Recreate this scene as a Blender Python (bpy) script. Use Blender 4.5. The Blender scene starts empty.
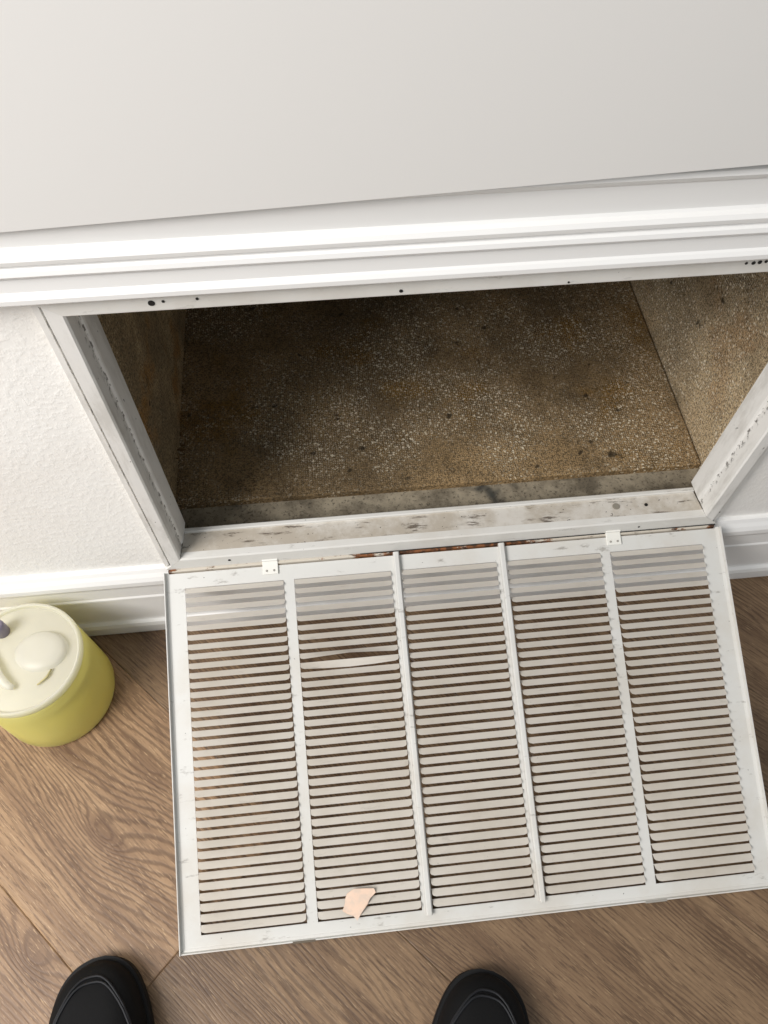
import bpy, bmesh, math, random
from mathutils import Vector, Matrix
random.seed(7)
S = bpy.context.scene
COL = S.collection

# ------------------------------------------------------------------ camera
CAM_POS = Vector((0.2174, -0.4591, 0.9937))
PITCH, YAW, ROLL, FPX = 1.0198, 0.1157, 0.0178, 750.35
fwd = Vector((math.sin(YAW)*math.cos(PITCH), math.cos(YAW)*math.cos(PITCH), -math.sin(PITCH)))
rgt0 = Vector((math.cos(YAW), -math.sin(YAW), 0)); up0 = rgt0.cross(fwd)
rgt = rgt0*math.cos(ROLL) + up0*math.sin(ROLL); upv = -rgt0*math.sin(ROLL) + up0*math.cos(ROLL)
cam = bpy.data.cameras.new('camera'); cam_o = bpy.data.objects.new('camera', cam); COL.objects.link(cam_o)
M = Matrix((rgt, upv, -fwd)).transposed().to_4x4(); M.translation = CAM_POS
cam_o.matrix_world = M
cam.sensor_fit = 'HORIZONTAL'; cam.sensor_width = 36; cam.lens = 36*FPX/768; cam.clip_start = .01
S.camera = cam_o
# ------------------------------------------------------------------ light
S.view_settings.view_transform = 'Standard'; S.view_settings.look = 'None'
S.view_settings.gamma = 1; S.view_settings.use_curve_mapping = False
S.view_settings.exposure = 0.23
wd = bpy.data.worlds.new('world'); S.world = wd; wd.use_nodes = True
wd.node_tree.nodes['Background'].inputs[0].default_value = (0.90, 0.955, 1.0, 1)
wd.node_tree.nodes['Background'].inputs[1].default_value = 0.37
def area(name, loc, target, size, sizey, power, col):
    l = bpy.data.lights.new(name, 'AREA'); l.shape = 'RECTANGLE'; l.size = size; l.size_y = sizey
    l.energy = power; l.color = col
    o = bpy.data.objects.new(name, l); COL.objects.link(o); o.location = loc
    o.rotation_euler = (Vector(target)-Vector(loc)).to_track_quat('-Z', 'Y').to_euler()
    return o
area('high_window_daylight', (-1.20, -0.98, 1.92), (0.10, 0, .2), 1.1, 1.1, 58, (1.0, .97, .95))

# ------------------------------------------------------------------ helpers
def srgb(r, g, b):
    f = lambda c: (c/255/12.92 if c/255 <= .04045 else ((c/255+.055)/1.055)**2.4)
    return (f(r), f(g), f(b), 1)
def mesh(name, verts, faces, mat=None, parent=None, smooth=False, loc=None):
    me = bpy.data.meshes.new(name); me.from_pydata([tuple(v) for v in verts], [], faces); me.update()
    bm = bmesh.new(); bm.from_mesh(me); bmesh.ops.recalc_face_normals(bm, faces=bm.faces); bm.to_mesh(me); bm.free()
    if smooth:
        for p in me.polygons: p.use_smooth = True
    return link(name, me, mat, parent, loc)
def link(name, me, mat=None, parent=None, loc=None):
    o = bpy.data.objects.new(name, me); COL.objects.link(o)
    if mat and not me.materials: me.materials.append(mat)
    if parent: o.parent = parent
    if loc is not None: o.location = loc
    return o
def tag(o, label, cat=None, group=None, kind=None):
    o['label'] = label
    if cat: o['category'] = cat
    if group: o['group'] = group
    if kind: o['kind'] = kind
    return o
def empty(name, loc, label, cat, group=None):
    o = bpy.data.objects.new(name, None); COL.objects.link(o); o.location = loc
    o.empty_display_size = .05
    return tag(o, label, cat, group)
def box(V, F, x0, x1, y0, y1, z0, z1):
    n = len(V)
    V += [(x, y, z) for z in (z0, z1) for y in (y0, y1) for x in (x0, x1)]
    F += [tuple(n+i for i in f) for f in ((0,2,3,1),(4,5,7,6),(0,1,5,4),(2,6,7,3),(0,4,6,2),(1,3,7,5))]
def boxobj(name, b, mat, parent=None, bev=0, off=(0,0,0)):
    V, F = [], []; box(V, F, *b)
    V = [(x-off[0], y-off[1], z-off[2]) for x, y, z in V]
    o = mesh(name, V, F, mat, parent)
    if bev: bevel(o, bev)
    return o
def bevel(o, w, seg=2):
    m = o.modifiers.new('bevel', 'BEVEL'); m.width = w; m.segments = seg; m.limit_method = 'ANGLE'; m.angle_limit = math.radians(40)
    return o
def prism(prof, a0, a1, axis='x'):
    """closed profile of (y,z) swept along x"""
    n = len(prof); V = [(a0, p[0], p[1]) for p in prof]+[(a1, p[0], p[1]) for p in prof]
    F = [(i, (i+1) % n, n+(i+1) % n, n+i) for i in range(n)]+[tuple(range(n)), tuple(range(2*n-1, n-1, -1))]
    return V, F
def lathe(prof, seg=48):
    V, F = [], []
    k = len(prof)
    for i in range(seg):
        a = 2*math.pi*i/seg
        V += [(r*math.cos(a), r*math.sin(a), z) for r, z in prof]
    for i in range(seg):
        j = (i+1) % seg
        F += [(i*k+q, j*k+q, j*k+q+1, i*k+q+1) for q in range(k-1)]
    return V, F
def tube(path, r, seg=8):
    V, F = [], []
    P = [Vector(p) for p in path]; rr = r if isinstance(r, (list, tuple)) else [r]*len(P)
    for i, p in enumerate(P):
        d = (P[min(i+1, len(P)-1)]-P[max(i-1, 0)]).normalized()
        a = d.cross(Vector((0, 0, 1)));
        if a.length < 1e-4: a = Vector((1, 0, 0))
        a.normalize(); b = a.cross(d)
        V += [p+(a*math.cos(t)+b*math.sin(t))*rr[i] for t in [2*math.pi*q/seg for q in range(seg)]]
    for i in range(len(P)-1):
        F += [(i*seg+q, i*seg+(q+1) % seg, (i+1)*seg+(q+1) % seg, (i+1)*seg+q) for q in range(seg)]
    F += [tuple(range(seg)), tuple(range((len(P)-1)*seg, len(P)*seg))]
    return V, F

# ------------------------------------------------------------------ node helper
class NT:
    def __init__(s, name):
        s.m = bpy.data.materials.new(name); s.m.use_nodes = True; s.t = s.m.node_tree
        s.b = s.t.nodes['Principled BSDF']; s.out = s.t.nodes['Material Output']
    def n(s, typ, **kw):
        nd = s.t.nodes.new(typ)
        for k, v in kw.items(): setattr(nd, k, v)
        return nd
    def set(s, sock, v):
        if isinstance(v, bpy.types.NodeSocket): s.t.links.new(v, sock)
        elif v is not None:
            try: sock.default_value = v
            except Exception:
                sock.default_value = tuple(v)[:3] if hasattr(v, '__len__') else (v, v, v)
    def math(s, op, a, b=None, c=None, clamp=False):
        nd = s.n('ShaderNodeMath', operation=op, use_clamp=clamp)
        s.set(nd.inputs[0], a)
        if b is not None: s.set(nd.inputs[1], b)
        if c is not None: s.set(nd.inputs[2], c)
        return nd.outputs[0]
    def mapr(s, v, a, b, c=0., d=1.):
        nd = s.n('ShaderNodeMapRange', interpolation_type='SMOOTHSTEP')
        for i, q in enumerate((v, a, b, c, d)): s.set(nd.inputs[i], q)
        return nd.outputs[0]
    def vmul(s, v, m):
        nd = s.n('ShaderNodeVectorMath', operation='MULTIPLY'); s.set(nd.inputs[0], v); s.set(nd.inputs[1], m); return nd.outputs[0]
    def vadd(s, v, m):
        nd = s.n('ShaderNodeVectorMath', operation='ADD'); s.set(nd.inputs[0], v); s.set(nd.inputs[1], m); return nd.outputs[0]
    def noise(s, v, scale, detail=4, rough=.55, dist=0.):
        nd = s.n('ShaderNodeTexNoise'); s.set(nd.inputs['Vector'], v); nd.inputs['Scale'].default_value = scale
        nd.inputs['Detail'].default_value = detail; nd.inputs['Roughness'].default_value = rough; nd.inputs['Distortion'].default_value = dist
        return nd.outputs[0]
    def vor(s, v, scale, feature='F1', rnd=1.):
        nd = s.n('ShaderNodeTexVoronoi', feature=feature); s.set(nd.inputs['Vector'], v); nd.inputs['Scale'].default_value = scale
        nd.inputs['Randomness'].default_value = rnd
        return nd.outputs['Distance']
    def mix(s, f, a, b):
        nd = s.n('ShaderNodeMix', data_type='RGBA')
        s.set(nd.inputs[0], f); s.set(nd.inputs[6], a); s.set(nd.inputs[7], b); return nd.outputs[2]
    def pos(s): return s.n('ShaderNodeNewGeometry').outputs['Position']
    def obj(s): return s.n('ShaderNodeTexCoord').outputs['Object']
    def sep(s, v):
        nd = s.n('ShaderNodeSeparateXYZ'); s.set(nd.inputs[0], v); return nd.outputs
    def bump(s, h, strength, dist=.001):
        nd = s.n('ShaderNodeBump'); nd.inputs['Strength'].default_value = strength; nd.inputs['Distance'].default_value = dist
        s.set(nd.inputs['Height'], h); s.t.links.new(nd.outputs[0], s.b.inputs['Normal'])
    def base(s, c, rough=.5, spec=.5, metal=0.):
        s.set(s.b.inputs['Base Color'], c); s.set(s.b.inputs['Roughness'], rough); s.b.inputs['Specular IOR Level'].default_value = spec
        s.b.inputs['Metallic'].default_value = metal
        return s.m

W = 0.70
def m_plain(name, c, rough=.5, spec=.5, metal=0.):
    return NT(name).base(c, rough, spec, metal)
def m_wall():
    t = NT('orange_peel_paint'); p = t.pos()
    h = t.mapr(t.noise(p, 140, 3, .6), .42, .66)
    t.bump(h, .30, .0008)
    c = t.mix(t.mapr(t.noise(p, 6, 3), .4, .7), srgb(240, 238, 233), srgb(235, 232, 226))
    return t.base(c, .7, .3)
def m_trim():
    t = NT('semi_gloss_trim_paint'); p = t.pos()
    t.bump(t.noise(t.vmul(p, (1, 4, 4)), 60, 3), .08, .0006)
    return t.base(srgb(230, 229, 226), .38, .45)
def m_panel():
    t = NT('smooth_panel_paint'); p = t.pos()
    t.bump(t.noise(p, 70, 3), .06, .0006)
    return t.base(srgb(219, 217, 213), .6, .3)
def m_metal(name='dusty_white_enamel', c=(205, 204, 199), dust=.35, grime=.5, rust=0, scale=1.):
    t = NT(name); p = t.pos()
    n1 = t.noise(p, 9*scale, 6, .65); n2 = t.noise(t.vmul(p, (1, 3, 3)), 30*scale, 5, .7); sp = t.noise(p, 230, 2, .6)
    col = t.mix(t.math('MULTIPLY', t.mapr(n1, .42, .68), dust), srgb(*c), srgb(186, 176, 160))
    col = t.mix(t.math('MULTIPLY', t.mapr(n2, .60, .72), grime), col, srgb(92, 80, 66))
    col = t.mix(t.math('MULTIPLY', t.mapr(sp, .74, .78), min(1, grime*1.6)), col, srgb(40, 32, 26))
    if rust:
        xs = t.sep(p)
        rn = t.noise(t.vmul(p, (1, 2, 2)), 45, 5, .7)
        band = t.math('MULTIPLY', t.mapr(xs[0], .18, .30), t.mapr(xs[0], .52, .44))
        ends = t.math('MAXIMUM', t.mapr(xs[0], .02, .0), t.mapr(xs[0], .675, .70))
        band = t.math('MAXIMUM', band, ends)
        mk = t.mapr(t.math('ADD', rn, t.math('MULTIPLY', band, .26)), .56, .66)
        rc = t.mix(t.mapr(t.noise(p, 120, 3), .4, .6), srgb(128, 80, 46), srgb(66, 44, 30))
        col = t.mix(t.math('MULTIPLY', mk, rust), col, rc)
    t.bump(n2, .1, .0005)
    return t.base(col, .45, .4)
def m_sill():
    t = NT('stained_sill_enamel'); p = t.pos()
    n1 = t.noise(p, 14, 6, .7); n2 = t.noise(t.vmul(p, (1, 5, 5)), 22, 6, .72)
    sp = t.noise(p, 260, 2, .6)
    col = t.mix(t.math('MULTIPLY', t.mapr(n1, .38, .62), .8), srgb(216, 211, 202), srgb(178, 167, 150))
    col = t.mix(t.math('MULTIPLY', t.mapr(n2, .56, .66), .85), col, srgb(84, 72, 60))
    col = t.mix(t.mapr(sp, .70, .74), col, srgb(40, 32, 26))
    return t.base(col, .5, .35)
def m_jamb(name, c, d):
    t = NT(name); p = t.pos(); x = t.sep(p)[0]
    sp = t.noise(t.vmul(p, (1, 1, .6)), 130, 3, .6); n1 = t.noise(t.vmul(p, (2, 2, .5)), 25, 5, .7)
    col = t.mix(t.math('MULTIPLY', t.mapr(n1, .45, .7), d), srgb(*c), srgb(150, 144, 132))
    u = t.math('SUBTRACT', W/2, t.math('ABSOLUTE', t.math('SUBTRACT', x, W/2)))      # inset from the outer edge
    dots = t.mapr(t.noise(t.vmul(p, (1, 1, .8)), 170, 3, .6), .52, .62)
    for uc, wd_, am in ((.0067, .0022, .85), (.0243, .0008, .8)):
        near = t.mapr(t.math('ABSOLUTE', t.math('SUBTRACT', u, uc)), wd_*.5, wd_, 1, 0)
        col = t.mix(t.math('MULTIPLY', t.math('MULTIPLY', near, dots), am), col, srgb(52, 44, 36))
    col = t.mix(t.mapr(sp, .70, .75), col, srgb(36, 32, 28))
    return t.base(col, .45, .4)
def m_liner(name, base, ochre, speck, sscale=1., samt=.8, wave_axis=(1, 1, 1), och=.75):
    t = NT(name); p = t.pos(); po = t.vmul(p, wave_axis)
    big = t.noise(p, 5, 5, .6); mid = t.noise(p, 22, 5, .65); patch = t.noise(t.vadd(p, (3.1, 1.7, .4)), 9, 4, .6)
    col = t.mix(t.mapr(big, .36, .64), srgb(*[c*.74 for c in base]), srgb(*base))
    col = t.mix(t.math('MULTIPLY', t.mapr(patch, .54, .68), och), col, srgb(*ochre))
    col = t.mix(t.math('MULTIPLY', t.mapr(mid, .52, .72), .4), col, srgb(52, 42, 28))
    fine = t.noise(p, 420, 3, .7); col = t.mix(t.mapr(fine, .42, .62, 0, .75), col, srgb(54, 44, 30))
    # little raised knots of the woven facing
    jit = t.n('ShaderNodeTexNoise'); t.set(jit.inputs['Vector'], p); jit.inputs['Scale'].default_value = 260; jit.inputs['Detail'].default_value = 2
    pj = t.vadd(p, t.vmul(t.vadd(jit.outputs['Color'], (-.5, -.5, -.5)), (.006, .006, .006)))
    v1 = t.vor(p, 330*sscale, rnd=.45); cell = t.mapr(v1, .16, .42, 1, 0)
    v2 = t.vor(t.vadd(pj, (.7, .2, .9)), 190*sscale); sparse = t.mapr(v2, .14, .36, 1, 0)
    dn = t.mapr(t.noise(t.vadd(p, (5, 2, 8)), 7, 4, .6), .36, .62, .10, 1.)
    col = t.mix(t.math('MULTIPLY', t.math('MULTIPLY', cell, dn), .48*samt), col, srgb(*speck))
    col = t.mix(t.math('MULTIPLY', t.math('MULTIPLY', sparse, dn), samt), col, srgb(*speck))
    dk = t.mapr(t.noise(t.vadd(p, (9, 1, 3)), 40, 2, .5), .70, .76)
    col = t.mix(t.math('MULTIPLY', dk, .8), col, srgb(34, 28, 20))
    t.bump(t.math('ADD', cell, t.math('MULTIPLY', mid, 1.5)), .6, .0015)
    return t.base(col, .85, .25)
def m_ledge():
    t = NT('stained_grey_ledge'); p = t.pos()
    col = t.mix(t.mapr(t.noise(p, 20, 6, .7), .35, .65), srgb(160, 150, 130), srgb(104, 96, 82))
    col = t.mix(t.mapr(t.noise(p, 11, 3), .62, .70), col, srgb(66, 66, 62))
    col = t.mix(t.mapr(t.noise(p, 240, 3, .7), .52, .68, 0, .7), col, srgb(60, 54, 46))
    return t.base(col, .8, .2)
def m_wood(name, knots, tint=1., freq=1350., con=.5, base_mask=.2):
    """knots: (x, y, amp, ax, ay) in plank-local metres; x runs with the grain"""
    t = NT(name); o = t.obj(); rnd = t.n('ShaderNodeObjectInfo').outputs['Random']
    cmb = t.n('ShaderNodeCombineXYZ'); t.set(cmb.inputs[0], t.math('MULTIPLY', rnd, 37.)); t.set(cmb.inputs[1], t.math('MULTIPLY', rnd, 91.))
    q = t.vadd(o, cmb.outputs[0]); xs = t.sep(o)
    warp = t.noise(t.vmul(q, (1.6, 6.0, 1)), 1., 3, .5)
    v = t.math('ADD', xs[1], t.math('MULTIPLY', t.math('SUBTRACT', warp, .5), .13))
    for kx, ky, amp, ax, ay in knots:
        dx = t.math('DIVIDE', t.math('SUBTRACT', xs[0], kx), ax); dy = t.math('DIVIDE', t.math('SUBTRACT', xs[1], ky), ay)
        r2 = t.math('ADD', t.math('MULTIPLY', dx, dx), t.math('MULTIPLY', dy, dy))
        g = t.math('POWER', 2.718, t.math('MULTIPLY', t.math('SQRT', t.math('ADD', r2, .02)), -1.))
        v = t.math('ADD', v, t.math('MULTIPLY', g, amp))
    v = t.math('ADD', v, t.math('MULTIPLY', t.noise(t.vmul(q, (9, 60, 1)), 1., 4, .6), .006))
    rings = t.math('SINE', t.math('MULTIPLY_ADD', v, freq, t.math('MULTIPLY', t.noise(t.vmul(q, (14, 120, 1)), 1., 4, .7), 4.)))
    slow = t.noise(t.vmul(q, (1, 1, 1)), 4, 3); 
    rings = t.mapr(rings, -.2, 1.)
    rmask = t.mapr(t.noise(t.vmul(q, (2, 9, 1)), 1.3, 3), .36, .6, base_mask, 1. if base_mask > .15 else .35)
    for kx, ky, amp, ax, ay in knots:
        dx = t.math('DIVIDE', t.math('SUBTRACT', xs[0], kx), ax*2.2); dy = t.math('DIVIDE', t.math('SUBTRACT', xs[1], ky), ay*2.6)
        rmask = t.math('MAXIMUM', rmask, t.mapr(t.math('ADD', t.math('MULTIPLY', dx, dx), t.math('MULTIPLY', dy, dy)), .2, 1.2, 1., 0.))
    fib = t.noise(t.vmul(q, (26, 380, 1)), 1., 4, .7)
    pore = t.noise(t.vmul(q, (60, 700, 1)), 1., 2, .6)
    streak = t.noise(t.vmul(q, (2.2, 34, 1)), 1., 4, .6)
    base = t.mix(t.mapr(streak, .34, .68), srgb(156*tint, 127*tint, 96*tint), srgb(122*tint, 95*tint, 70*tint))
    base = t.mix(t.mapr(slow, .45, .72, 0, .55), base, srgb(100*tint, 76*tint, 55*tint))
    base = t.mix(t.math('MULTIPLY', t.math('MULTIPLY', rings, rmask), con), base, srgb(78*tint, 56*tint, 39*tint))
    base = t.mix(t.math('MULTIPLY', t.mapr(fib, .50, .62), .7), base, srgb(84*tint, 62*tint, 44*tint))
    for kx, ky, amp, ax, ay in knots:
        dx = t.math('DIVIDE', t.math('SUBTRACT', xs[0], kx), ax*.55); dy = t.math('DIVIDE', t.math('SUBTRACT', xs[1], ky), ay*.55)
        r2 = t.math('ADD', t.math('MULTIPLY', dx, dx), t.math('MULTIPLY', dy, dy))
        base = t.mix(t.mapr(r2, 0., 1., .5, 0.), base, srgb(92, 66, 46))
    base = t.mix(t.mapr(pore, .60, .70, 0, .5), base, srgb(196*tint, 166*tint, 128*tint))
    val = t.n('ShaderNodeHueSaturation'); t.set(val.inputs['Value'], t.math('MULTIPLY_ADD', rnd, .16, .92)); t.set(val.inputs['Color'], base)
    t.bump(t.math('ADD', t.math('MULTIPLY', rings, -.6), t.math('MULTIPLY', fib, -1.)), .25, .0006)
    return t.base(val.outputs[0], t.math('MULTIPLY_ADD', fib, .2, .36), .4)
MAT = dict(wall=m_wall(), trim=m_trim(), panel=m_panel(), door=m_metal(rust=0), frame=m_metal('frame_enamel', (218, 216, 210), .3, .35),
    rustm=m_metal('rusted_hinge_enamel', (196, 188, 174), .5, .7, rust=1.),
    blade=m_metal('dusty_blade_enamel', (209, 203, 193), .4, .16), sill=m_sill(),
    jamb=m_jamb('speckled_jamb_enamel', (224, 222, 217), .35),
    dark=m_plain('dark_gap', srgb(30, 26, 22), .8), hole=m_plain('screw_hole_black', srgb(22, 20, 18), .7),
    zinc=m_plain('painted_hinge_plate', srgb(226, 224, 216), .35), rivet=m_plain('rivet_grey', srgb(150, 146, 138), .4),
    liner=m_liner('duct_liner_floor', (164, 137, 98), (138, 102, 38), (242, 231, 206), 1., .85),
    liner2=m_liner('duct_liner_side', (208, 184, 146), (176, 116, 44), (248, 238, 214), .9, 1., och=.25),  # same lining as the shaded side; lit side's brightness put into paler colour
    linerl=m_liner('duct_liner_shade', (200, 174, 132), (172, 124, 60), (228, 210, 174), 1., .5),
    ledge=m_ledge())

# ================================================================== STRUCTURE
HZ, TOPZ = 0.167, 0.600          # vent frame outer width, hinge height, top of the frame
# wall with the opening
V, F = [], []
for b in ((-1.6, .012, 0, .012, 0, 2.4), (W-.012, 2.3, 0, .012, 0, 2.4), (.012, W-.012, 0, .012, 0, HZ+.012), (.012, W-.012, 0, .012, TOPZ-.006, 2.4)):
    box(V, F, *b)
tag(mesh('wall_back', V, F, MAT['wall']), 'white orange-peel textured wall around the open vent', kind='structure')
# baseboard
prof = [(0, 0), (-.0175, 0), (-.0185, .004), (-.0185, .022), (-.0165, .028), (-.0125, .031), (-.0115, .034), (-.0115, .092), (-.0135, .095), (-.0135, .099),
        (-.0120, .102), (-.0120, .126), (-.0140, .130), (-.0155, .136), (-.0150, .144), (-.0120, .150), (-.0085, .155), (-.006, .160), (0, .160)]
V, F = prism(prof, -1.6, 2.3)
tag(mesh('baseboard_back', V, F, MAT['trim']), 'stepped white baseboard along the foot of the wall', kind='structure')
# casing moulding over the vent
prof = [(0, .600), (-.013, .600), (-.0185, .6015), (-.0215, .605), (-.0215, .609), (-.0195, .612), (-.0180, .6135), (-.0175, .6255), (-.0195, .627), (-.0215, .630), (-.0205, .6335), (-.0180, .6350),
        (-.0180, .6365), (-.0200, .6385), (-.0205, .642), (-.0185, .6452), (-.0150, .647), (-.0135, .649), (-.0140, .6705), (-.0165, .6735), (-.0185, .677), (-.0175, .6805), (-.0130, .683), (0, .684)]
V, F = prism(prof, -1.6, 2.3)
tag(mesh('trim_1', V, F, MAT['trim']), 'white beaded casing moulding running across above the vent', kind='structure')
# panel above the moulding: lower edge slightly crooked
def pz(x): return .6655 + (x-.0098)*.0455
xs = (-1.6, 2.3)
def pf(x): return -.0168 - (x+.2)*.0115
V = [(x, y, z) for x in xs for y, z in ((pf(x), pz(x)), (pf(x), 2.4), (-.001, 2.4), (-.0005, pz(x)+.022), (pf(x)+.006, pz(x)))]
F = [(0, 5, 6, 1), (1, 6, 7, 2), (2, 7, 8, 3), (3, 8, 9, 4), (4, 9, 5, 0), (0, 1, 2, 3, 4), (9, 8, 7, 6, 5)]
o = mesh('wall_panel', V, F, MAT['panel']); bevel(o, .0012)
tag(o, 'large plain white panel above the moulding, its lower edge slightly crooked', 'panel')

# ---- floor of diagonal planks
ANG = math.radians(-45.8)
gd = Vector((math.cos(ANG), math.sin(ANG))); gn = Vector((-gd.y, gd.x))
C0 = gn.dot(Vector((-.2175, -.3256))); PW = .2665; PL = 1.22
JOINT = gd.dot(Vector((-.0243, -.4345)))
FX0, FX1, FY0, FY1 = -1.4, 2.1, -1.9, -.004
def clip(poly, f):
    out = []
    for i, a in enumerate(poly):
        b = poly[(i+1) % len(poly)]; fa, fb = f(a), f(b)
        if fa >= 0: out.append(a)
        if fa*fb < 0: out.append(a+(b-a)*(fa/(fa-fb)))
    return out
def inset(poly, d):
    n = len(poly); out = []
    for i in range(n):
        a, b, c = poly[i-1], poly[i], poly[(i+1) % n]
        e1 = (b-a).normalized(); e2 = (c-b).normalized(); n1 = Vector((-e1.y, e1.x)); n2 = Vector((-e2.y, e2.x))
        k = n1+n2; k = k/max(.2, k.dot(n1))
        out.append(b+k*d)
    return out
V, F = [], []; box(V, F, FX0, FX1, FY0, FY1, -.03, -.0125)
floor = mesh('floor', V, F, m_plain('subfloor', srgb(70, 52, 36), .9)); tag(floor, 'wood-look plank floor laid diagonally to the wall', kind='structure')
def to_local(x, y, s0, c0):
    w = Vector((x, y)); return gd.dot(w)-s0, gn.dot(w)-c0
wood_gen = [m_wood('oak_plank', [], .86), m_wood('oak_plank_knotty', [(.42, .16, .030, .16, .035), (.95, .07, .022, .12, .03)], .9), m_wood('oak_plank_swirl', [(.7, .12, .035, .25, .04)], .84)]  # darker tints: plank tone plus light falloff and under-door shade put into colour
row_k = 0
for k in range(-8, 9):
    c0 = C0 + k*PW
    off = JOINT if k == 0 else JOINT + ({1: .12, 2: .55, 3: .1, -1: .6}.get(k, (k*.437) % 1.0))*PL
    for j in range(-4, 4):
        s0 = off + j*PL
        poly = [gd*(s0+a)+gn*(c0+b) for a, b in ((0, 0), (PL, 0), (PL, PW), (0, PW))]
        for f in (lambda p: p.x-FX0, lambda p: FX1-p.x, lambda p: p.y-FY0, lambda p: FY1-p.y):
            if poly: poly = clip(poly, f)
        if len(poly) < 3: continue
        area2 = abs(sum(poly[i-1].x*poly[i].y-poly[i].x*poly[i-1].y for i in range(len(poly))))
        if area2 < .01: continue
        clean = [p for i, p in enumerate(poly) if (p-poly[i-1]).length > 1e-4]
        lo = inset(clean, .0002); hi = inset(clean, .0014)
        loc = gd*s0+gn*c0
        L = lambda p: (gd.dot(p-loc), gn.dot(p-loc))
        n = len(clean)
        vs = [(*L(p), -.012) for p in lo]+[(*L(p), -.0007) for p in lo]+[(*L(p), 0) for p in hi]
        fs = [tuple(range(2*n, 3*n))]+[(a*n+i, a*n+(i+1) % n, (a+1)*n+(i+1) % n, (a+1)*n+i) for a in (0, 1) for i in range(n)]
        if k == 0 and j == -1:
            mt = m_wood('oak_plank_cathedral', [(*to_local(-.1000, -.283, s0, c0), .085, .085, .036), (*to_local(-.163, -.178, s0, c0), .045, .10, .030), (*to_local(-.05, -.21, s0, c0), .03, .10, .03)], 1.02, 820., .58, .12)
        elif k == -1 and abs(to_local(-.175, -.40, s0, c0)[0]-PL/2) < PL/2:
            mt = m_wood('oak_plank_knot', [(*to_local(-.168, -.405, s0, c0), .040, .05, .024)], 1.08, 900., .5, .15)
        else: mt = wood_gen[(k*2+j*5) % 3] if not (k in (0, 1, 2)) else wood_gen[0 if (k+j) % 2 else 2]
        pl = mesh('plank', vs, fs, mt, floor)
        pl.location = (loc.x, loc.y, 0); pl.rotation_euler = (0, 0, ANG)

# ================================================================== DUCT CAVITY
duct = empty('return_duct', (.36, .3, .10), 'brown insulation-lined return air duct behind the vent opening', 'duct')
do = (.36, .3, .10)
def dbox(name, b, mat, lab=None, bev=.002):
    o = boxobj(name, b, mat, duct, bev, do)
    if lab: o['label'] = lab
    return o
FZ = .158
dbox('floor_liner', (.0055, .7165, .087, .80, .10, FZ), MAT['liner'], 'stained brown woven-faced duct liner on the bottom')
dbox('side_liner', (-.024, .006, .040, .80, .10, 1.0), MAT['linerl'], 'shaded brown duct liner on the side')
o = dbox('side_liner', (.7185, .747, .040, .80, .10, 1.0), MAT['liner2'], 'brown duct liner with pale specks on the side')
dbox('back_liner', (-.024, .747, .80, .83, .10, 1.0), MAT['linerl'])
dbox('top_liner', (-.024, .747, .040, .83, 1.0, 1.03), MAT['linerl'])
dbox('front_liner', (.006, .7185, .040, .058, TOPZ, 1.0), MAT['linerl'])
dbox('ledge', (.006, .7185, .012, .089, .10, .147), MAT['ledge'], 'stained grey strip in front of the bottom liner')
# torn fibres at the left corner
V, F = [], []
for i in range(9):
    x = .0075+random.random()*.008; z = FZ-.002+random.random()*.03; y = .15+random.random()*.08
    v, f = tube([(x-.36, y-.3, z-.10), (x+random.uniform(0, .012)-.36, y-.008-.3, z+.012-.10), (x+random.uniform(.002, .02)-.36, y-.02*random.random()-.3, z+.022-.10)], [.0014, .001, .0004], 5)
    F += [tuple(len(V)+q for q in g) for g in f]; V += v
mesh('torn_fibre', V, F, m_plain('torn_fibre_ochre', srgb(112, 84, 44), .9), duct)['kind'] = 'stuff'

# ================================================================== VENT
VO = Vector((.35, -.2, 0))
vent = empty('return_air_vent', VO, 'large white metal return air vent with its louvered grille door folded down', 'vent')
def vm(name, V, F, mat, lab=None, smooth=False, bev=0):
    o = mesh(name, [Vector(v)-VO for v in V], F, mat, vent, smooth)
    if bev: bevel(o, bev)
    if lab: o['label'] = lab
    return o
# rail profile: (inset from the outer edge, y)
def rail_prof(rim):
    return ([(0, .001), (0, -.0085), (.0050, -.0085), (.0055, -.0015), (.0078, -.0015), (.0085, -.0125)] if rim else [(0, .001), (0, -.0125)]) + \
        [(.0210, -.0125), (.0228, -.0110), (.0240, .0080), (.0258, .0095), (.0266, .0120), (.0280, .0360), (.0270, .0360), (.0256, .0135), (.0225, .0100), (.0210, -.0110), (.0085, -.0110) , (.0080, .001)]
def rail(name, side, mat, lab=None):
    pr = rail_prof(side in 'LR'); n = len(pr)
    ends = []
    for e in (0, 1):
        for u, y in pr:
            um = max(u, 0)
            if side == 'L': ends.append((u, y, HZ+um if e == 0 else TOPZ-um*.76))
            if side == 'R': ends.append((W-u, y, HZ+um if e == 0 else TOPZ-um*.76))
    F = [(i, (i+1) % n, n+(i+1) % n, n+i) for i in range(n)]+[tuple(range(n)), tuple(range(2*n-1, n-1, -1))]
    return vm(name, ends, F, mat, lab)
rail('jamb', 'L', MAT['jamb'], 'white metal jamb in shade, speckled with dirt')
rail('jamb', 'R', MAT['jamb'], 'white metal jamb with dotted grime along its ridge')
def hrail(name, prof, mat, lab=None):
    # prof in (y, z, inset)
    n = len(prof)
    V = [(p[2], p[0], p[1]) for p in prof]+[(W-p[2], p[0], p[1]) for p in prof]
    F = [(i, (i+1) % n, n+(i+1) % n, n+i) for i in range(n)]+[tuple(range(n)), tuple(range(2*n-1, n-1, -1))]
    return vm(name, V, F, mat, lab)
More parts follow.
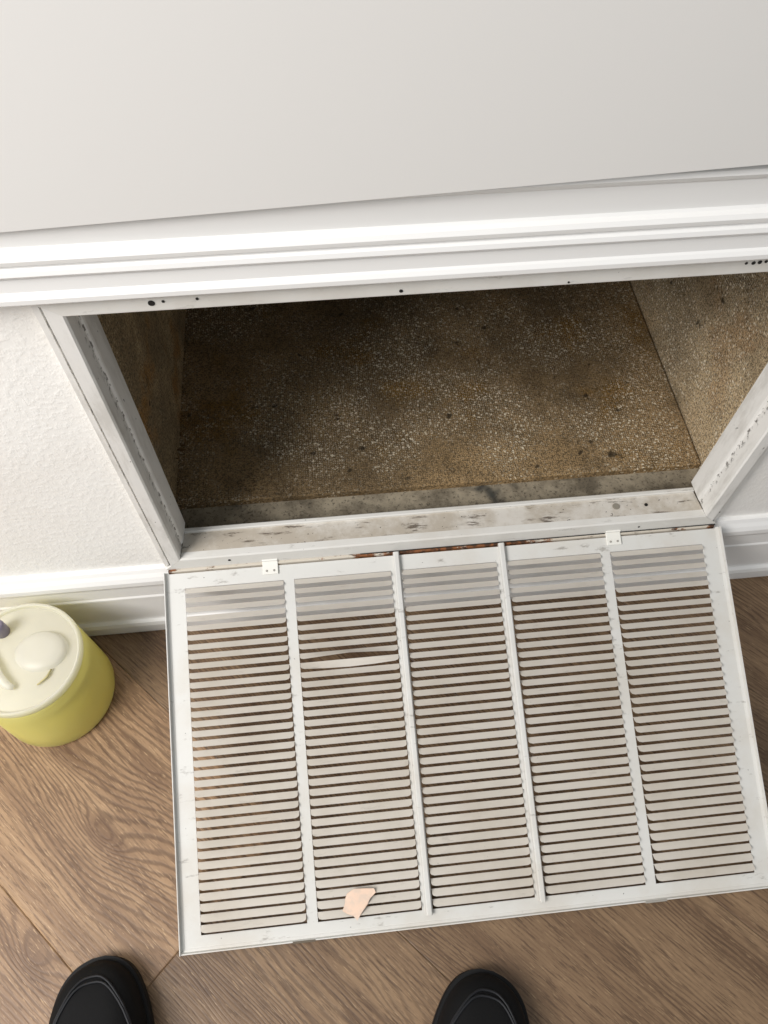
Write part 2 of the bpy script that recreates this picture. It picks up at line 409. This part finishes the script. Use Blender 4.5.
hrail('top_rail', [(.001, TOPZ, .0), (-.0125, TOPZ, .0), (-.0125, TOPZ-.0160, .021), (-.0110, TOPZ-.0178, .0228), (.008, TOPZ-.019, .024), (.036, TOPZ-.0205, .0280), (.036, TOPZ-.0195, .0270), (.008, TOPZ-.0175, .0225), (.001, TOPZ-.014, .02)], MAT['frame'], 'thin white metal top rail with black screw holes')
hrail('bottom_rail', [(.001, HZ, 0), (-.0125, HZ, 0), (-.0125, HZ+.0205, .021), (-.0110, HZ+.0225, .0228), (-.0030, HZ+.0232, .0236), (-.0030, HZ+.0215, .0225), (-.0110, HZ+.0200, .021), (-.0110, HZ+.002, .002), (.001, HZ+.002, .002)], MAT['frame'], 'white front flange of the sill')
hrail('sill', [(-.0050, HZ+.0228, .0236), (.0255, HZ+.0215, .0262), (.0255, HZ+.0195, .0262), (-.0050, HZ+.0205, .0236)], MAT['sill'], 'dirty streaked white sill')
hrail('sill_lip', [(.0245, HZ+.010, .0265), (.0245, HZ+.0240, .0265), (.0255, HZ+.0250, .0265), (.0295, HZ+.0250, .0265), (.0308, HZ+.0238, .0265), (.0308, HZ-.03, .0265), (.0295, HZ-.03, .0265), (.0295, HZ+.010, .0265)], MAT['frame'])
# screw holes and screws
def disc(name, c, r, axis, mat, t=.0006, seg=12):
    a = Vector(axis).normalized(); u = a.orthogonal().normalized(); w = a.cross(u); c = Vector(c)
    V = [c+u*math.cos(q)*r+w*math.sin(q)*r for q in [2*math.pi*i/seg for i in range(seg)]]
    V += [v+a*t for v in V]
    F = [tuple(range(seg)), tuple(range(seg, 2*seg))]+[(i, (i+1) % seg, seg+(i+1) % seg, seg+i) for i in range(seg)]
    return vm(name, V, F, mat)
for x, z, r in ((.0895, .5915, .0026), (.0985, .5925, .0012), (.124, .5930, .0012), (.2795, .5880, .0015), (.560, .5938, .0016), (.565, .5942, .0017), (.570, .5945, .0013), (.554, .5940, .0012), (.4125, .5860, .0009)):
    disc('screw_hole', (x, -.0124, z), r, (0, -1, 0), MAT['hole'])
for x, y, z, r in ((.080, -.0125, HZ+.012, .0018), (.595, -.0125, HZ+.009, .0014)):
    disc('screw_hole', (x, y+.0001, z), r, (0, -1, 0), MAT['hole'])
disc('screw', (.568, .012, HZ+.0222), .0045, (0, -.03, 1), m_plain('screw_head', srgb(146, 140, 128), .4), .0012)
disc('screw_hole', (.607, .011, HZ+.0222), .0022, (0, -.03, 1), MAT['hole'])
# hinge strip along the bottom edge
V, F = [], []; box(V, F, .003, W-.003, -.0160, -.0085, HZ-.0085, HZ-.0002)
vm('hinge_strip', V, F, MAT['rustm'], 'rust-streaked hinge strip', bev=.001)

V, F = [], []; box(V, F, .24, W-.002, -.0137, -.0122, HZ-.0013, HZ+.0004)
vm('hinge_seam', V, F, MAT['dark'], 'dark seam above the hinge strip')
# ---- grille door
TH = math.atan2(.3745, .9272); HP = Vector((0, -.0135, HZ-.001))
DL = .437; RH = .0065; X0, X1 = -.0015, W+.0025
colx = [(.0225+i*.13345, .1435+i*.13345) for i in range(5)]
P0 = .0306; PITCHV = .01133; RUN = .0064; NR = 35
V, F = [], []
T = .0010
def dbx(x0, x1, v0, v1, z0=-T, z1=0): box(V, F, x0, x1, -v1, -v0, z0, z1)
vtop = P0-RUN-.0009; vbot = P0+(NR-1)*PITCHV+.0040
dbx(X0, X1, .0045, vtop); dbx(X0, X1, vbot, DL)
xe = [X0]+[c for ab in colx for c in ab]+[X1]
for i in range(0, 12, 2): dbx(xe[i], xe[i+1], vtop, vbot)
for i in range(NR):                                  # thin webs between the slots
    va = P0+i*PITCHV-RUN
    for a, b in colx: dbx(a, b, va-.0001, va+.0006, -T, -.0004)
door = mesh('grille_door', V, F, MAT['door'], vent); door['label'] = 'white louvered grille door lying folded down onto the floor'
door.location = HP-VO; door.rotation_euler = (TH, 0, 0)
def dpart(name, V, F, mat, smooth=False, bev=0):
    o = mesh(name, V, F, mat, door, smooth)
    if bev: bevel(o, bev)
    return o
# upturned rims (bevel towards the sheet)
for s in (0, 1):
    x = X0 if s == 0 else X1; d = 1 if s == 0 else -1
    pr = [(x, -T), (x, RH), (x+d*.0010, RH), (x+d*.0014, .0014), (x+d*.0050, .0002), (x+d*.0050, -T)]
    Vr = [(px, -.003, pz_) for px, pz_ in pr]+[(px, -DL, pz_) for px, pz_ in pr]; n = len(pr)
    Fr = [(i, (i+1) % n, n+(i+1) % n, n+i) for i in range(n)]+[tuple(range(n)), tuple(range(n, 2*n))]
    dpart('side_rim', Vr, Fr, MAT['door'])
pr = [(-DL, -T), (-DL, RH*.75), (-DL+.0012, RH*.75), (-DL+.0016, .0014), (-DL+.0045, .0002), (-DL+.0045, -T)]
Vr = [(X0, a, b) for a, b in pr]+[(X1, a, b) for a, b in pr]
Fr = [(i, (i+1) % 6, 6+(i+1) % 6, 6+i) for i in range(6)]+[tuple(range(6)), tuple(range(6, 12))]
dpart('bottom_rim', Vr, Fr, MAT['door'])
# notches/latch nubs on the lower rim
for xc in (.140, .553):
    Vn, Fn = [], []; box(Vn, Fn, xc-.014, xc+.012, -DL-.0012, -DL+.0012, .001, RH*.75+.0008)
    dpart('latch_slot', Vn, Fn, m_plain('latch_dirt', srgb(96, 86, 72), .7) if xc < .2 else MAT['dark' if False else 'rivet'], bev=.0005)
# louvre blades
LW = colx[0][1]-colx[0][0]
def blade_mesh(name, bend=None):
    st = [0, .0012, .0045] + ([LW*.25, LW*.5, LW*.75] if bend else [LW*.5]) + [LW-.0045, LW-.0012, LW]
    pf_ = [(0, 0), (.0030, .0027), (.0064, .0060)]
    Vb = []; t = .00035
    for x in st:
        e = min(x, LW-x); k = .62 if e < .001 else (.86 if e < .002 else 1.)
        bv = bend(x/LW) if bend else (0, 0)
        for a, b in pf_:
            w = a/.0064
            Vb.append((x+.0006*(1 if x < .01 else (-1 if x > LW-.01 else 0)), -(a*k+bv[0]*w), b*k+bv[1]*w))
    n = len(pf_); N = len(Vb)
    Vb += [(x, y+.0003, z-t) for x, y, z in Vb]
    Fb = []
    for i in range(len(st)-1):
        for q in range(n-1):
            a = i*n+q; Fb += [(a, a+n, a+n+1, a+1), (N+a, N+a+1, N+a+n+1, N+a+n)]
        a = i*n+n-1; Fb.append((a, a+n, N+a+n, N+a))
    for i in (0, len(st)-1):
        for q in range(n-1): a = i*n+q; Fb.append((a, a+1, N+a+1, N+a))
    me = bpy.data.meshes.new(name); me.from_pydata(Vb, [], Fb); me.update()
    bm = bmesh.new(); bm.from_mesh(me); bmesh.ops.recalc_face_normals(bm, faces=bm.faces); bm.to_mesh(me); bm.free()
    me.materials.append(MAT['blade'])
    return me
B0 = blade_mesh('louver')
B1 = blade_mesh('louver_bent', lambda u: (-.0030*math.sin(math.pi*u)**2*(1 if u < .8 else .3), .0012*math.sin(math.pi*u)))
B2 = blade_mesh('louver_bent', lambda u: (.0026*math.sin(math.pi*u), -.002*math.sin(math.pi*u)))
for c, (a, b) in enumerate(colx):
    for r in range(NR):
        me = B0
        if c == 1 and r == 8: me = B1
        if c == 1 and r == 9: me = B2
        o = link('louver', me, None, door, (a, -(P0+r*PITCHV-RUN), 0))
        o.rotation_euler = (random.uniform(-.02, .02), random.uniform(-.003, .003), 0)
# stiffener channels on the two middle dividers
for xc in (.2848, .4182):
    pr = [(-.0040, 0), (-.0036, .0052), (-.0024, .0068), (.0024, .0068), (.0036, .0052), (.0040, 0)]
    Vs = [(xc+a, -.0005, b) for a, b in pr]+[(xc+a, -.424, b) for a, b in pr]; n = 6
    Fs = [(i, (i+1) % n, n+(i+1) % n, n+i) for i in range(n)]+[tuple(range(n)), tuple(range(n, 2*n))]
    dpart('stiffener_bar', Vs, Fs, MAT['door'], bev=.0004)
# hinge plates with rivets
for xc in (.1280, .5630):
    Vh, Fh = [], []
    box(Vh, Fh, xc-.0095, xc+.0095, -.0150, .0015, .0002, .0026); box(Vh, Fh, xc-.0095, xc+.0095, .0012, .0085, .0026, .0056)
    hp = dpart('hinge_plate', Vh, Fh, MAT['zinc'], bev=.0006)
    Vd, Fd = [], []; box(Vd, Fd, xc-.0122, xc+.0122, .0045, .0100, .0022, .0046)
    dpart('hinge_gap', Vd, Fd, MAT['dark'])
    for dx in (-.0045, .0045):
        v, f = lathe([(0, .0012), (.0010, .0010), (.0015, 0)], 10)
        dpart('rivet', [(xc+dx+q[0], -.0105+q[1], .0026+q[2]) for q in v], f, MAT['rivet'])
# scrap of peach tape stuck over the lowest slots of the second column
r_ = [(.186, .3905), (.193, .3862), (.203, .3868), (.214, .3880), (.2155, .3925), (.209, .3985), (.2065, .4040), (.203, .4085), (.1985, .4140), (.1945, .4205), (.1905, .4150), (.1850, .4125), (.1800, .4085), (.1830, .4010), (.184, .3950)]
n = len(r_)
Vt = [(x*1.12-.0165, -v, .0070+.0003*math.sin(i*1.7)) for i, (x, v) in enumerate(r_)]; Vt += [(x, y, z-.0004) for x, y, z in Vt]
tp = dpart('tape_scrap', Vt, [tuple(range(n)), tuple(range(n, 2*n))]+[(i, (i+1) % n, n+(i+1) % n, n+i) for i in range(n)], None)
tm = NT('peach_tape'); tm.base(tm.mix(tm.mapr(tm.noise(tm.pos(), 90, 3), .4, .65), srgb(224, 196, 174), srgb(212, 190, 172)), .6, .3); tp.data.materials.append(tm.m)
tp['label'] = 'peach scrap of tape'

# ================================================================== CONTAINER
BC = Vector((-.1745, -.0965, 0))
jug = empty('plastic_jug', BC, 'squat translucent plastic jug of yellow liquid beside the baseboard', 'jug')
def m_translucent(name, c, alpha, trans, rough=.35):
    t = NT(name); t.base(c, rough, .4)
    tr = t.n('ShaderNodeBsdfTranslucent'); t.set(tr.inputs[0], c)
    mx = t.n('ShaderNodeMixShader'); mx.inputs[0].default_value = trans
    t.t.links.new(t.b.outputs[0], mx.inputs[1]); t.t.links.new(tr.outputs[0], mx.inputs[2])
    last = mx
    if alpha < 1:
        tp_ = t.n('ShaderNodeBsdfTransparent'); m2 = t.n('ShaderNodeMixShader'); m2.inputs[0].default_value = alpha
        t.t.links.new(tp_.outputs[0], m2.inputs[1]); t.t.links.new(mx.outputs[0], m2.inputs[2]); last = m2
    t.t.links.new(last.outputs[0], t.out.inputs[0])
    return t.m
JY = m_translucent('yellow_liquid_plastic', srgb(252, 248, 178), .7, .5, .3)
JL = m_translucent('yellow_liquid', srgb(253, 245, 140), 1., .4, .2)
JW = m_translucent('cloudy_white_plastic', srgb(238, 236, 228), .64, .4, .3)
JH = m_translucent('cloudy_white_rim', srgb(244, 242, 232), .7, .5, .3)
v, f = lathe([(0, 0.0005), (.066, .0005), (.0725, .004), (.0740, .010), (.0732, .045), (.0712, .120), (.0695, .131), (.0680, .131), (.0698, .120), (.0717, .045), (.0722, .010), (.065, .003), (0, .003)], 64)
mesh('body', v, f, JY, jug, True)['label'] = 'translucent yellow-tinted wall'
v, f = lathe([(0, .0032), (.064, .0032), (.0715, .010), (.0710, .045), (.0695, .106), (0, .106)], 64)
mesh('liquid', v, f, JL, jug, True)['label'] = 'yellow liquid'
v, f = lathe([(.0660, .127), (.0700, .124), (.0712, .128), (.0708, .1345), (.0690, .1370), (.0665, .1355), (.0652, .131), (.0660, .127)], 64)
mesh('rim', v, f, JH, jug, True)
JZ = .0425
v, f = lathe([(.0665, .0890), (.055, .0915), (.040, .0945), (.020, .0965), (0, .097), (0, .0955), (.020, .095), (.040, .093), (.055, .090), (.0665, .0875)], 64); v = [(x, y, z+JZ) for x, y, z in v]
mesh('lid', v, f, JW, jug, True)['label'] = 'cloudy white lid'
v, f = lathe([(.031, .0935), (.0295, .098), (.0255, .1010), (.016, .1025), (0, .103)], 40)
mesh('lid_boss', [(q[0]*1.0+.024, q[1]*.85+.004, q[2]-.001+JZ) for q in v], f, JW, jug, True)
P = [(-.036+i*.0040, .012-.052*math.sin(i/9*1.5), .099+JZ+.004*math.sin(i/9*math.pi)) for i in range(10)]
v, f = tube(P, [.003, .0042, .0048, .005, .005, .005, .005, .0048, .0042, .003], 10); mesh('grip', v, f, JH, jug, True)
v, f = tube([(.040, -.020, .0962+JZ), (.036, -.029, .0962+JZ), (.026, -.038, .0962+JZ)], [.0012, .0016, .001], 6); mesh('mould_mark', v, f, m_plain('mould_mark', srgb(176, 166, 120), .5), jug, True)
v, f = lathe([(0, .118), (.006, .118), (.008, .1165), (.0085, .112), (.0085, .0955), (0, .0955)], 24)
mesh('knob', [(q[0]-.0245, q[1]+.0335, q[2]+JZ) for q in v], f, m_plain('knob_grey_violet', srgb(128, 120, 136), .4), jug, True)['label'] = 'grey-violet knob'

# ================================================================== SHOES
SB = NT('black_shoe_upper'); SB.bump(SB.noise(SB.obj(), 400, 2), .3, .0005); SB.base(srgb(9, 9, 10), .75, .2)
SS = m_plain('black_rubber_sole', srgb(13, 13, 14), .65, .25); SP = m_plain('black_piping', srgb(25, 26, 29), .55, .3); SL = m_plain('charcoal_lace', srgb(52, 52, 54), .7)
def shoe(toe, ang, mirror, label):
    root = empty('shoe', (toe[0], toe[1], 0), label, 'shoe', None); root.rotation_euler = (0, 0, ang)
    # stations: distance behind the toe, left half width, right half width, top height
    st = [(.000, .004, .004, .022), (.004, .019, .017, .034), (.012, .032, .029, .043), (.026, .043, .039, .050), (.050, .052, .047, .056), (.080, .056, .051, .062), (.110, .055, .050, .072),
          (.145, .045, .042, .086), (.180, .040, .038, .094), (.215, .037, .036, .092), (.250, .036, .035, .096), (.275, .031, .031, .102), (.290, .018, .018, .100), (.295, .004, .004, .085)]
    def ring(d, a, b, h, grow, z0, segs=18):
        out = []
        for i in range(segs+1):
            q = math.pi*i/segs; c, s = math.cos(q), math.sin(q)
            w = (b if c > 0 else a)+grow
            x = w*math.copysign(abs(c)**.62, c); z = z0+(h-z0)*abs(s)**.72
            out.append((x*mirror, -d, z))
        return out
    rings = [ring(d, a, b, h, 0, .014) for d, a, b, h in st]; k = len(rings[0])
    V = [p for r in rings for p in r]; F = []
    for i in range(len(rings)-1):
        for q in range(k-1):
            if 8 <= i <= 10 and 6 <= q <= 11: continue          # ankle opening
            F.append((i*k+q, i*k+q+1, (i+1)*k+q+1, (i+1)*k+q))
    F += [tuple(range(k)), tuple(range((len(rings)-1)*k, len(rings)*k))]
    u = mesh('upper', V, F, SB.m, root, True)
    m = u.modifiers.new('solid', 'SOLIDIFY'); m.thickness = .002
    m = u.modifiers.new('sub', 'SUBSURF'); m.levels = 1; m.render_levels = 2
    # sole
    fine_ = []
    for i in range(len(st)-1):
        p0, p1, p2, p3 = st[max(i-1, 0)], st[i], st[i+1], st[min(i+2, len(st)-1)]
        for q in range(5):
            t = q/5
            fine_.append(tuple(.5*(2*b_+(c_-a_)*t+(2*a_-5*b_+4*c_-d_)*t*t+(3*b_-a_-3*c_+d_)*t**3) for a_, b_, c_, d_ in zip(p0, p1, p2, p3)))
    sv = fine_+[st[-1]]
    n = len(sv); out = [((-a-.003)*mirror, -d+.003*max(0, 1-d/.04)) for i, (d, a, b, h) in enumerate(sv)]+[((b+.003)*mirror, -d+.003*max(0, 1-d/.04)) for d, a, b, h in reversed(sv)]
    N = len(out); V = [(x, y, z) for z in (0, .006, .017, .019) for x, y in [(px*(.97 if z in (0, .019) else 1), py) for px, py in out]]
    F = [tuple(range(N)), tuple(range(3*N, 4*N))]+[(l*N+i, l*N+(i+1) % N, (l+1)*N+(i+1) % N, (l+1)*N+i) for l in range(3) for i in range(N)]
    mesh('sole', V, F, SS, root, False)
    # stitched toe piping: runs round the toe on the surface
    def surf(d, q):
        for i in range(len(st)-1):
            if st[i][0] <= d <= st[i+1][0]:
                t = (d-st[i][0])/(st[i+1][0]-st[i][0]); a, b, h = [st[i][j]*(1-t)+st[i+1][j]*t for j in (1, 2, 3)]
                r0 = ring(d, a, b, h+.0004, .0004, .014, 36); f_ = q*36; j = min(35, int(f_)); t = f_-j
                return Vector(r0[j]).lerp(Vector(r0[j+1]), t)
    for off in (0, .0055):
        path = []
        for i in range(25):
            s = i/24; e = 2*s-1
            d = .016+off+.105*abs(e)**2.2; q = .5-e*(.27+.10*abs(e))
            path.append(surf(d, min(.97, max(.03, q))))
        v, f = tube(path, .0014, 6); mesh('piping', v, f, SP, root, True)
    # tongue and laces
    V, F = [], []
    for i in range(6):
        d = .088+i*.018
        for e in range(7):
            p = surf(d, .5-(e-3)/3*.13); V.append((p.x, p.y, p.z+.004+.006*(i/5)))
    for i in range(5):
        for e in range(6): F.append((i*7+e, i*7+e+1, (i+1)*7+e+1, (i+1)*7+e))
    t_ = mesh('tongue', V, F, SP, root, True); m = t_.modifiers.new('solid', 'SOLIDIFY'); m.thickness = .004
    for i in range(4):
        d = .096+i*.021
        v, f = tube([surf(d+.002*abs(e), .5-e*.21)+Vector((0, 0, .0125-.009*abs(e))) for e in (-1, -.6, -.2, .2, .6, 1)], .0026, 6)
        mesh('lace', v, f, SL, root, True)
    return root
shoe((-.0880, -.4160), math.radians(7), 1, 'black shoe on the floor near the jug, toe by the corner of the grille')
shoe((.340, -.4715), math.radians(-17), -1, 'black shoe on the floor, toe pointing at the middle of the grille')
